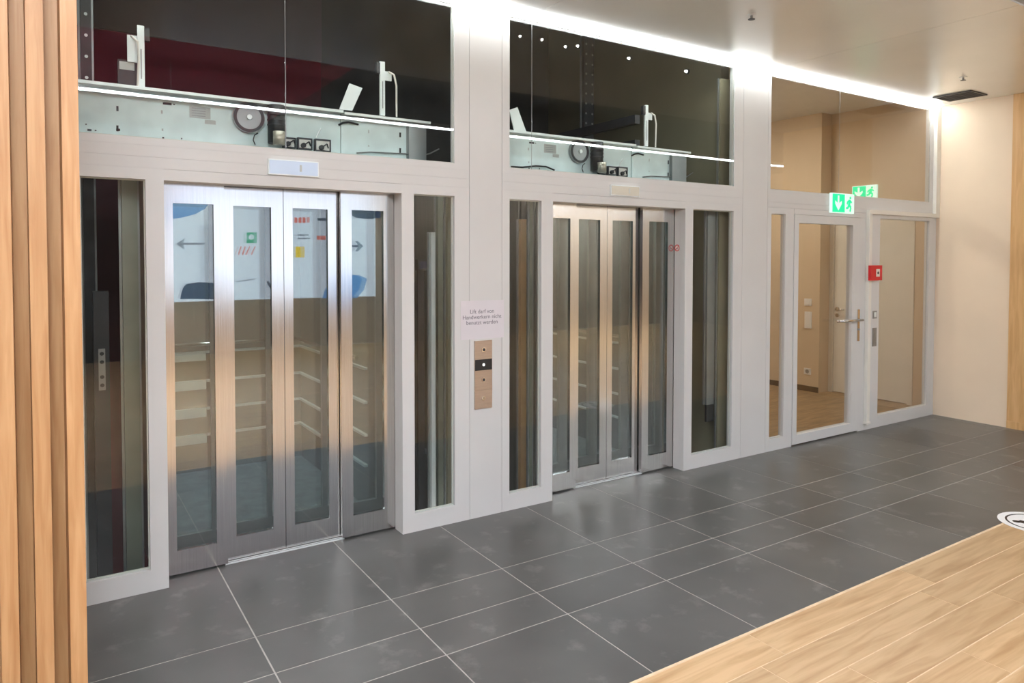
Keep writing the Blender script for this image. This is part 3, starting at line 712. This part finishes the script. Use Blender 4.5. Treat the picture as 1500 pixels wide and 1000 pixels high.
    for (u, v, sd) in ups:
        p = opx(u, v); x, z = p.x, p.z
        up_ = B(x-.016, x+.016, OY-.035, OY-.02, zt+.0165, z).build('upright', 'pale_metal', op, bevel=.002)
        B(x-.003, x+.003, OY-.0365, OY-.0351, zt+.06, z-.12).build('groove', 'grey_metal', up_)
        B(x+sd*.017, x+sd*.040, OY-.04, OY-.01, z-.075, z-.01).build('limit_switch', 'dark_metal', op, bevel=.002)
        B(x-sd*.062 if sd > 0 else x+.017, x-.017 if sd > 0 else x+.062, OY-.03, OY-.018, z-.19 if sd > 0 else z-.11, z-.055).build('bracket_plate', 'pale_metal', op)
        if sd > 0:
            B(x-.105, x-.02, OY-.02, OY+.03, zt+.0165, zt+.15).build('terminal_box', 'dark_metal', op, bevel=.003)
            B(x-.098, x-.03, OY-.0225, OY-.0201, zt+.10, zt+.14).build('terminal_label', 'sticker_grey', op)
        cpts = [(x-sd*.035, OY-.045, z-.06), (x-sd*.07, OY-.05, z-.075), (x-sd*.085, OY-.05, z-.14), (x-sd*.09, OY-.04, zt+.016)] if sd < 0 else [(x-.045, OY-.04, z-.06), (x-.015, OY-.05, z-.09), (x-.012, OY-.05, z-.17), (x-.018, OY-.04, zt+.016)]
        MB().tube(cpts, .006, 8).build('cable', 'plastic_white', op)
    # tilted bracket plate
    if i == 0: q = [(497, 160), (512, 122), (531, 129), (516, 162)]
    else: q = [(746, 161), (758, 157), (771, 193), (753, 191)]
    pts = [at(u, v, 1, OY-.03) for u, v in q]
    MB().prism(pts, (0, .006, 0)).build('tilted_plate', 'pale_metal', op)

for x0, x1, lab in ((.1, 2.0, 'slim light added in the shaft to brighten the left lift operator'), (2.5, 4.4, 'slim light added in the shaft to brighten the operator by the office')):  # lights added inside the shafts so the operators look brighter
    t = tag(empty('shaft_fill_light', ((x0+x1)/2, .13, ZC+.12)), lab, 'light')
    B(x0, x1, .115, .15, ZC+.12, ZC+.14).build('diffuser', 'shaft_fill', t)
    B(x0-.02, x1+.02, .1003, .16, ZC+.1405, ZC+.18).build('housing', 'white_trim', t)
for k, (u, v) in enumerate(((760, 54), (792, 59), (831, 69), (849, 68), (924, 86), (1008, 105))):  # made-up glowing dots for bright points in the transom, source unknown
    p = at(u, v, 1, SB)
    if p.x < 4.6: d = Vector((0, -1, 0)); lab = 'tiny glowing dot added on the dark shaft wall by the pane joint'
    else: p = at(u, v, 0, 4.70); d = Vector((-1, 0, 0)); lab = 'tiny glowing dot added on the olive side wall high in the shaft'
    t = tag(empty('glow_dot', p+d*.02), lab, 'lamp', 'added glowing dots')
    MB().cyl(p+d*.0003, p+d*.02, .022, 16).build('base', 'dark_metal', t)
    MB().cyl(p+d*.0203, p+d*.04, .013, 16, .008).build('glow_tip', 'dot_glow', t)
# vertical rails and fittings seen through the side windows
def upright(name, u0, u1, v0, v1, y, depth, mat, label, cat, z1=None, z0=None, group=None, extra=None):
    a, c = at(u0, (v0+v1)/2, 1, y), at(u1, (v0+v1)/2, 1, y)
    za = at((u0+u1)/2, v1, 1, y).z if z0 is None else z0; zb = at((u0+u1)/2, v0, 1, y).z if z1 is None else z1
    e = tag(empty(name, ((a.x+c.x)/2, y, za)), label, cat)
    if group: e['group'] = group
    B(a.x, c.x, y, y+depth, za, zb).build('rail_web', mat, e, bevel=.002)
    B(a.x-.012, c.x+.012, y+depth+.0005, y+depth+.014, za, zb).build('rail_flange', 'grey_metal', e)
    return e, a.x, c.x, za, zb
upright('guide_rail', 182, 205, 280, 850, .24, .03, 'rail_green', 'broad olive shaft rail behind the side window next to the wood slats', 'guide rail', z1=2.15, z0=-1.49)
upright('guide_rail', 632, 638, 340, 745, .45, .03, 'pale_metal', 'thin pale rail behind the side window left of the call panel', 'guide rail', z0=-1.49)
upright('guide_rail', 642, 650, 290, 745, .72, .03, 'rail_green', 'dark green rail behind the thin pale rail', 'guide rail', z0=-1.49, z1=2.2)
upright('guide_rail', 656, 664, 290, 745, .42, .03, 'shaft_olive', 'olive edge rail beside the right edge of that side window', 'guide rail', z0=-1.49, z1=2.2)
e, xa, xb, za, zb = upright('guide_rail', 763, 771, 321, 715, .225, .03, 'rail_wood_reflection', 'rail with a painted tan wood reflection behind the side window right of the call panel', 'guide rail', z0=-1.49)
B(xa, xb+.01, .225, .25, zb+.0005, zb+.14).build('rail_top_bracket', 'black_plastic', e)
upright('guide_rail', 776, 780, 296, 715, .112, .006, 'rail_green', 'pale olive rail beside the tan rail', 'guide rail', z0=-1.49, z1=2.1)
e, xa, xb, za, zb = upright('damper_tube', 1036, 1047, 300, 592, .13, .02, 'grey_metal', 'hanging dark steel tube behind the side window by the red sticker', 'tube', z1=2.15)
B(xa+.004, xb-.004, .13, .15, za-.14, za-.0005).build('tube_end', 'black_plastic', e, bevel=.003)
upright('shaft_post', 1052, 1066, 300, 660, .105, .01, 'shaft_olive', 'broad olive post behind the hanging steel tube', 'post', z0=-1.49, z1=3.1)
# perforated bracket, box and label in the left side window
a, c = at(144, 511, 1, .40), at(155, 571, 1, .40)
e = tag(empty('perforated_bracket', ((a.x+c.x)/2, .40, c.z)), 'small perforated steel bracket in the dark side window by the wood slats', 'bracket')
B(a.x, c.x, .40, .406, c.z, a.z).build('strip', 'grey_metal', e)
for f in (.12, .32, .68, .88): MB().cyl(((a.x+c.x)/2, .3995, c.z+(a.z-c.z)*f), ((a.x+c.x)/2, .3985, c.z+(a.z-c.z)*f), .010, 12).build('bolt', 'dark_metal', e)
B(a.x-.02, c.x+.02, .4062, .45, -1.49, a.z+.3).build('bracket_post', 'dark_metal', e)
a, c = at(192, 773, 1, .35), at(209, 803, 1, .35)
e = tag(empty('junction_box', ((a.x+c.x)/2, .35, c.z)), 'small pale box low in the dark side window by the wood slats', 'junction box')
B(a.x, c.x, .35, .39, c.z, a.z).build('box_body', 'sticker_grey', e, bevel=.003)
for f in (.35, .7): MB().cyl((a.x*.5+c.x*.5, .3495, c.z+(a.z-c.z)*f), (a.x*.5+c.x*.5, .347, c.z+(a.z-c.z)*f), .008, 10).build('screw', 'dark_metal', e)
B(a.x+.01, c.x-.01, .36, .38, -1.49, c.z-.0005).build('box_stand', 'dark_metal', e)
a, c = at(612, 380, 1, .50), at(629, 396, 1, .50)  # box made up in place of a dark square reflection
e = tag(empty('reflection_box', ((a.x+c.x)/2, .5, c.z)), 'small dark blue box made up for a reflection in the side window left of the notice', 'reflection box')
MATS['navy'] = simple('navy', (.03, .035, .08), .3, var=.1)
B(a.x, c.x, .50, .54, c.z, a.z).build('box_body', 'black_plastic', e, bevel=.003)
B(a.x+.012, c.x-.012, .498, .4999, c.z+.012, a.z-.012).build('window', 'navy', e)
B(a.x+.02, c.x-.02, .5405, .56, -1.49, a.z).build('box_stand', 'dark_metal', e)
# perforated shaft column and roof beam visible in the second transom; bolted post in the first
e, xa, xb, za, zb = upright('shaft_column', 856, 870, 75, 235, 1.3, .04, 'dark_metal', 'dark perforated column in the transom above the lift by the office', 'column', z0=2.3, z1=4.6)
for k in range(14):
    for xx in (xa+.02, xb-.02): MB().cyl((xx, 1.2998, 2.7+.09*k), (xx, 1.2975, 2.7+.09*k), .010, 10).build('bolt', 'grey_metal', e)
e, xa, xb, za, zb = upright('shaft_column', 118, 134, 0, 120, .9, .04, 'dark_metal', 'dark bolted post beside the wood slats in the transom of the left lift', 'column', z0=-1.49, z1=4.6)
for k in range(10): MB().cyl(((xa+xb)/2, .8998, 2.55+.12*k), ((xa+xb)/2, .8975, 2.55+.12*k), .009, 10).build('bolt', 'pale_metal', e)
for (zq, lab) in ((2.52, 'lower dark beam on the roof of the lift car by the office'), (2.72, 'upper dark beam above the roof of the lift car by the office')):
    t = tag(empty('roof_beam', (3.98, 1.2, zq)), lab, 'beam')
    B(3.95, 4.0, .42, 2.2, zq, zq+.07).build('beam', 'dark_metal', t, bevel=.004)
    B(3.955, 3.995, 1.9, 1.95, 2.2905, zq-.0005).build('beam_foot', 'dark_metal', t)

# ------------------------------------------------------------------ things on the facade
# floor indicators
for i, (u0, v0, u1, v1, mat, lab) in enumerate(((393, 231, 467, 261, 'display_lit', 'lit pale blue floor indicator above the banner-reflecting lift door'), (895, 269, 937, 291, 'gold_plate', 'unlit grey floor indicator above the lift door by the office'))):
    a, c = at(u0, (v0+v1)/2, 1, -.012), at(u1, (v0+v1)/2, 1, -.012)
    zc = (a.z+c.z)/2; hh = .083 if i == 0 else .076
    zc = at((u0+u1)/2, (231+261)/2 if i == 0 else 279.5, 1, -.012).z
    e = tag(empty('floor_indicator', ((a.x+c.x)/2, -.01, zc-hh/2)), lab, 'floor indicator')
    B(a.x, c.x, -.012, -.0003, zc-hh/2, zc+hh/2).build('case', 'pale_metal', e, bevel=.002)
    B(a.x+.006, c.x-.006, -.0145, -.0121, zc-hh/2+.006, zc+hh/2-.006).build('screen', mat, e)
    xm = (a.x+c.x)/2+.03
    B(xm, xm+.012, -.0155, -.0146, zc-.018, zc+.018).build('segment', 'sticker_grey', e)
# call panel
a, c = at(695.5, 498, 1, -.008), at(721, 599, 1, -.008)
z0c, z1c = at(708, 598, 1, -.008).z, at(708, 498.5, 1, -.008).z
cp = tag(empty('call_panel', ((a.x+c.x)/2, -.005, z0c)), 'slim bronze steel lift call panel with black display on the white post', 'call panel')
zcut = at(708, 571, 1, -.008).z
B(a.x, c.x, -.008, -.0003, zcut+.0008, z1c).build('plate', 'plate_steel', cp, bevel=.0012)
B(a.x, c.x, -.008, -.0003, z0c, zcut-.0008).build('plate', 'plate_steel', cp, bevel=.0012)
zd0, zd1 = at(708, 542, 1, -.008).z, at(708, 526, 1, -.008).z
ds = B(a.x+.002, c.x-.002, -.0095, -.0081, zd0, zd1).build('display', 'black_plastic', cp)
xm = (a.x+c.x)/2
MB().cyl((xm, -.0096, (zd0+zd1)/2), (xm, -.0105, (zd0+zd1)/2), .009, 16).build('digit', 'display_dot', ds)
for v in (512, 556):
    zz = at(708, v, 1, -.008).z
    q = MB().ring((xm, -.0081, zz), (0, -1, 0), .016, .0095, .005, 24).build('button_ring', 'chrome', cp)
    MB().cyl((xm, -.0081, zz), (xm, -.0105, zz), .009, 18).build('button', 'dark_metal', q)
zz = at(708, 583, 1, -.008).z
q = MB().cyl((xm, -.0081, zz), (xm, -.012, zz), .014, 24).build('key_switch', 'chrome', cp)
B(xm-.0015, xm+.0015, -.0128, -.0121, zz-.007, zz+.007).build('key_slot', 'black_plastic', q)
# paper notice
a, c = at(675, 466, 1, -.001), at(738, 466, 1, -.001)
nz0, nz1 = at(706, 496, 1, 0).z, at(706, 440, 1, 0).z
pn = tag(empty('paper_notice', ((a.x+c.x)/2, -.001, nz0)), 'white paper notice with three lines of grey text above the call panel', 'notice')
B(a.x, c.x, -.0016, -.0002, nz0, nz1).build('sheet', 'paper', pn)
nc = (a.x+c.x)/2-.004
for v, tx in ((458.5, 'Lift darf von'), (466.5, 'Handwerkern nicht'), (474.5, 'benutzt werden')):
    text_mesh('text_line', tx, .036, 'ink', pn, (nc, -.0019, at(706, v, 1, 0).z), (math.pi/2, 0, 0))
# round red prohibition sticker on the right reveal of the second lift
q = at(992, 363, 0, X3)
st = tag(empty('round_sticker', (X3, q.y, q.z)), 'tiny round red prohibition sticker on the white door reveal', 'sticker')
yy = min(max(q.y, .03), .085); zz = q.z
MB().cyl((X3-.0002, yy, zz), (X3-.0012, yy, zz), .026, 24).build('disc', 'plastic_white', st)
MB().ring((X3-.0013, yy, zz), (-1, 0, 0), .026, .019, .0006, 24).build('red_ring', 'red_plastic', st)
MB().prism([(X3-.0013, yy-.015, zz+.012), (X3-.0013, yy-.012, zz+.015), (X3-.0013, yy+.015, zz-.012), (X3-.0013, yy+.012, zz-.015)], (-.0006, 0, 0)).build('slash', 'red_plastic', st)
B(X3-.0018, X3-.0013, yy-.006, yy+.006, zz-.010, zz-.001).build('symbol', 'ink', st)
# floor sticker at the right edge
l = at(1477, 768, 2, 0); rr = .20
fcx, fcy = l.x+rr*math.cos(.6), l.y-rr*math.sin(.6)*.75
fs = tag(empty('floor_sticker', (fcx, fcy, 0)), 'round white floor sticker with black marks on the wood planks', 'floor sticker')
MB().cyl((fcx, fcy, .0009), (fcx, fcy, .0022), rr, 40).build('disc', 'disc_white', fs)
MB().ring((fcx, fcy, .0023), (0, 0, 1), rr*.80, rr*.74, .0006, 40).build('black_ring', 'black_plastic', fs)
p = at(1489, 764, 2, 0)
MB().cyl((p.x, p.y, .0023), (p.x, p.y, .0031), .022, 16).build('black_mark', 'black_plastic', fs)
for k in range(3):
    an = .4+k*2.1
    B(fcx+.06*math.cos(an)-.025, fcx+.06*math.cos(an)+.025, fcy+.06*math.sin(an)-.04, fcy+.06*math.sin(an)+.04, .0023, .0031).build('black_mark', 'black_plastic', fs)
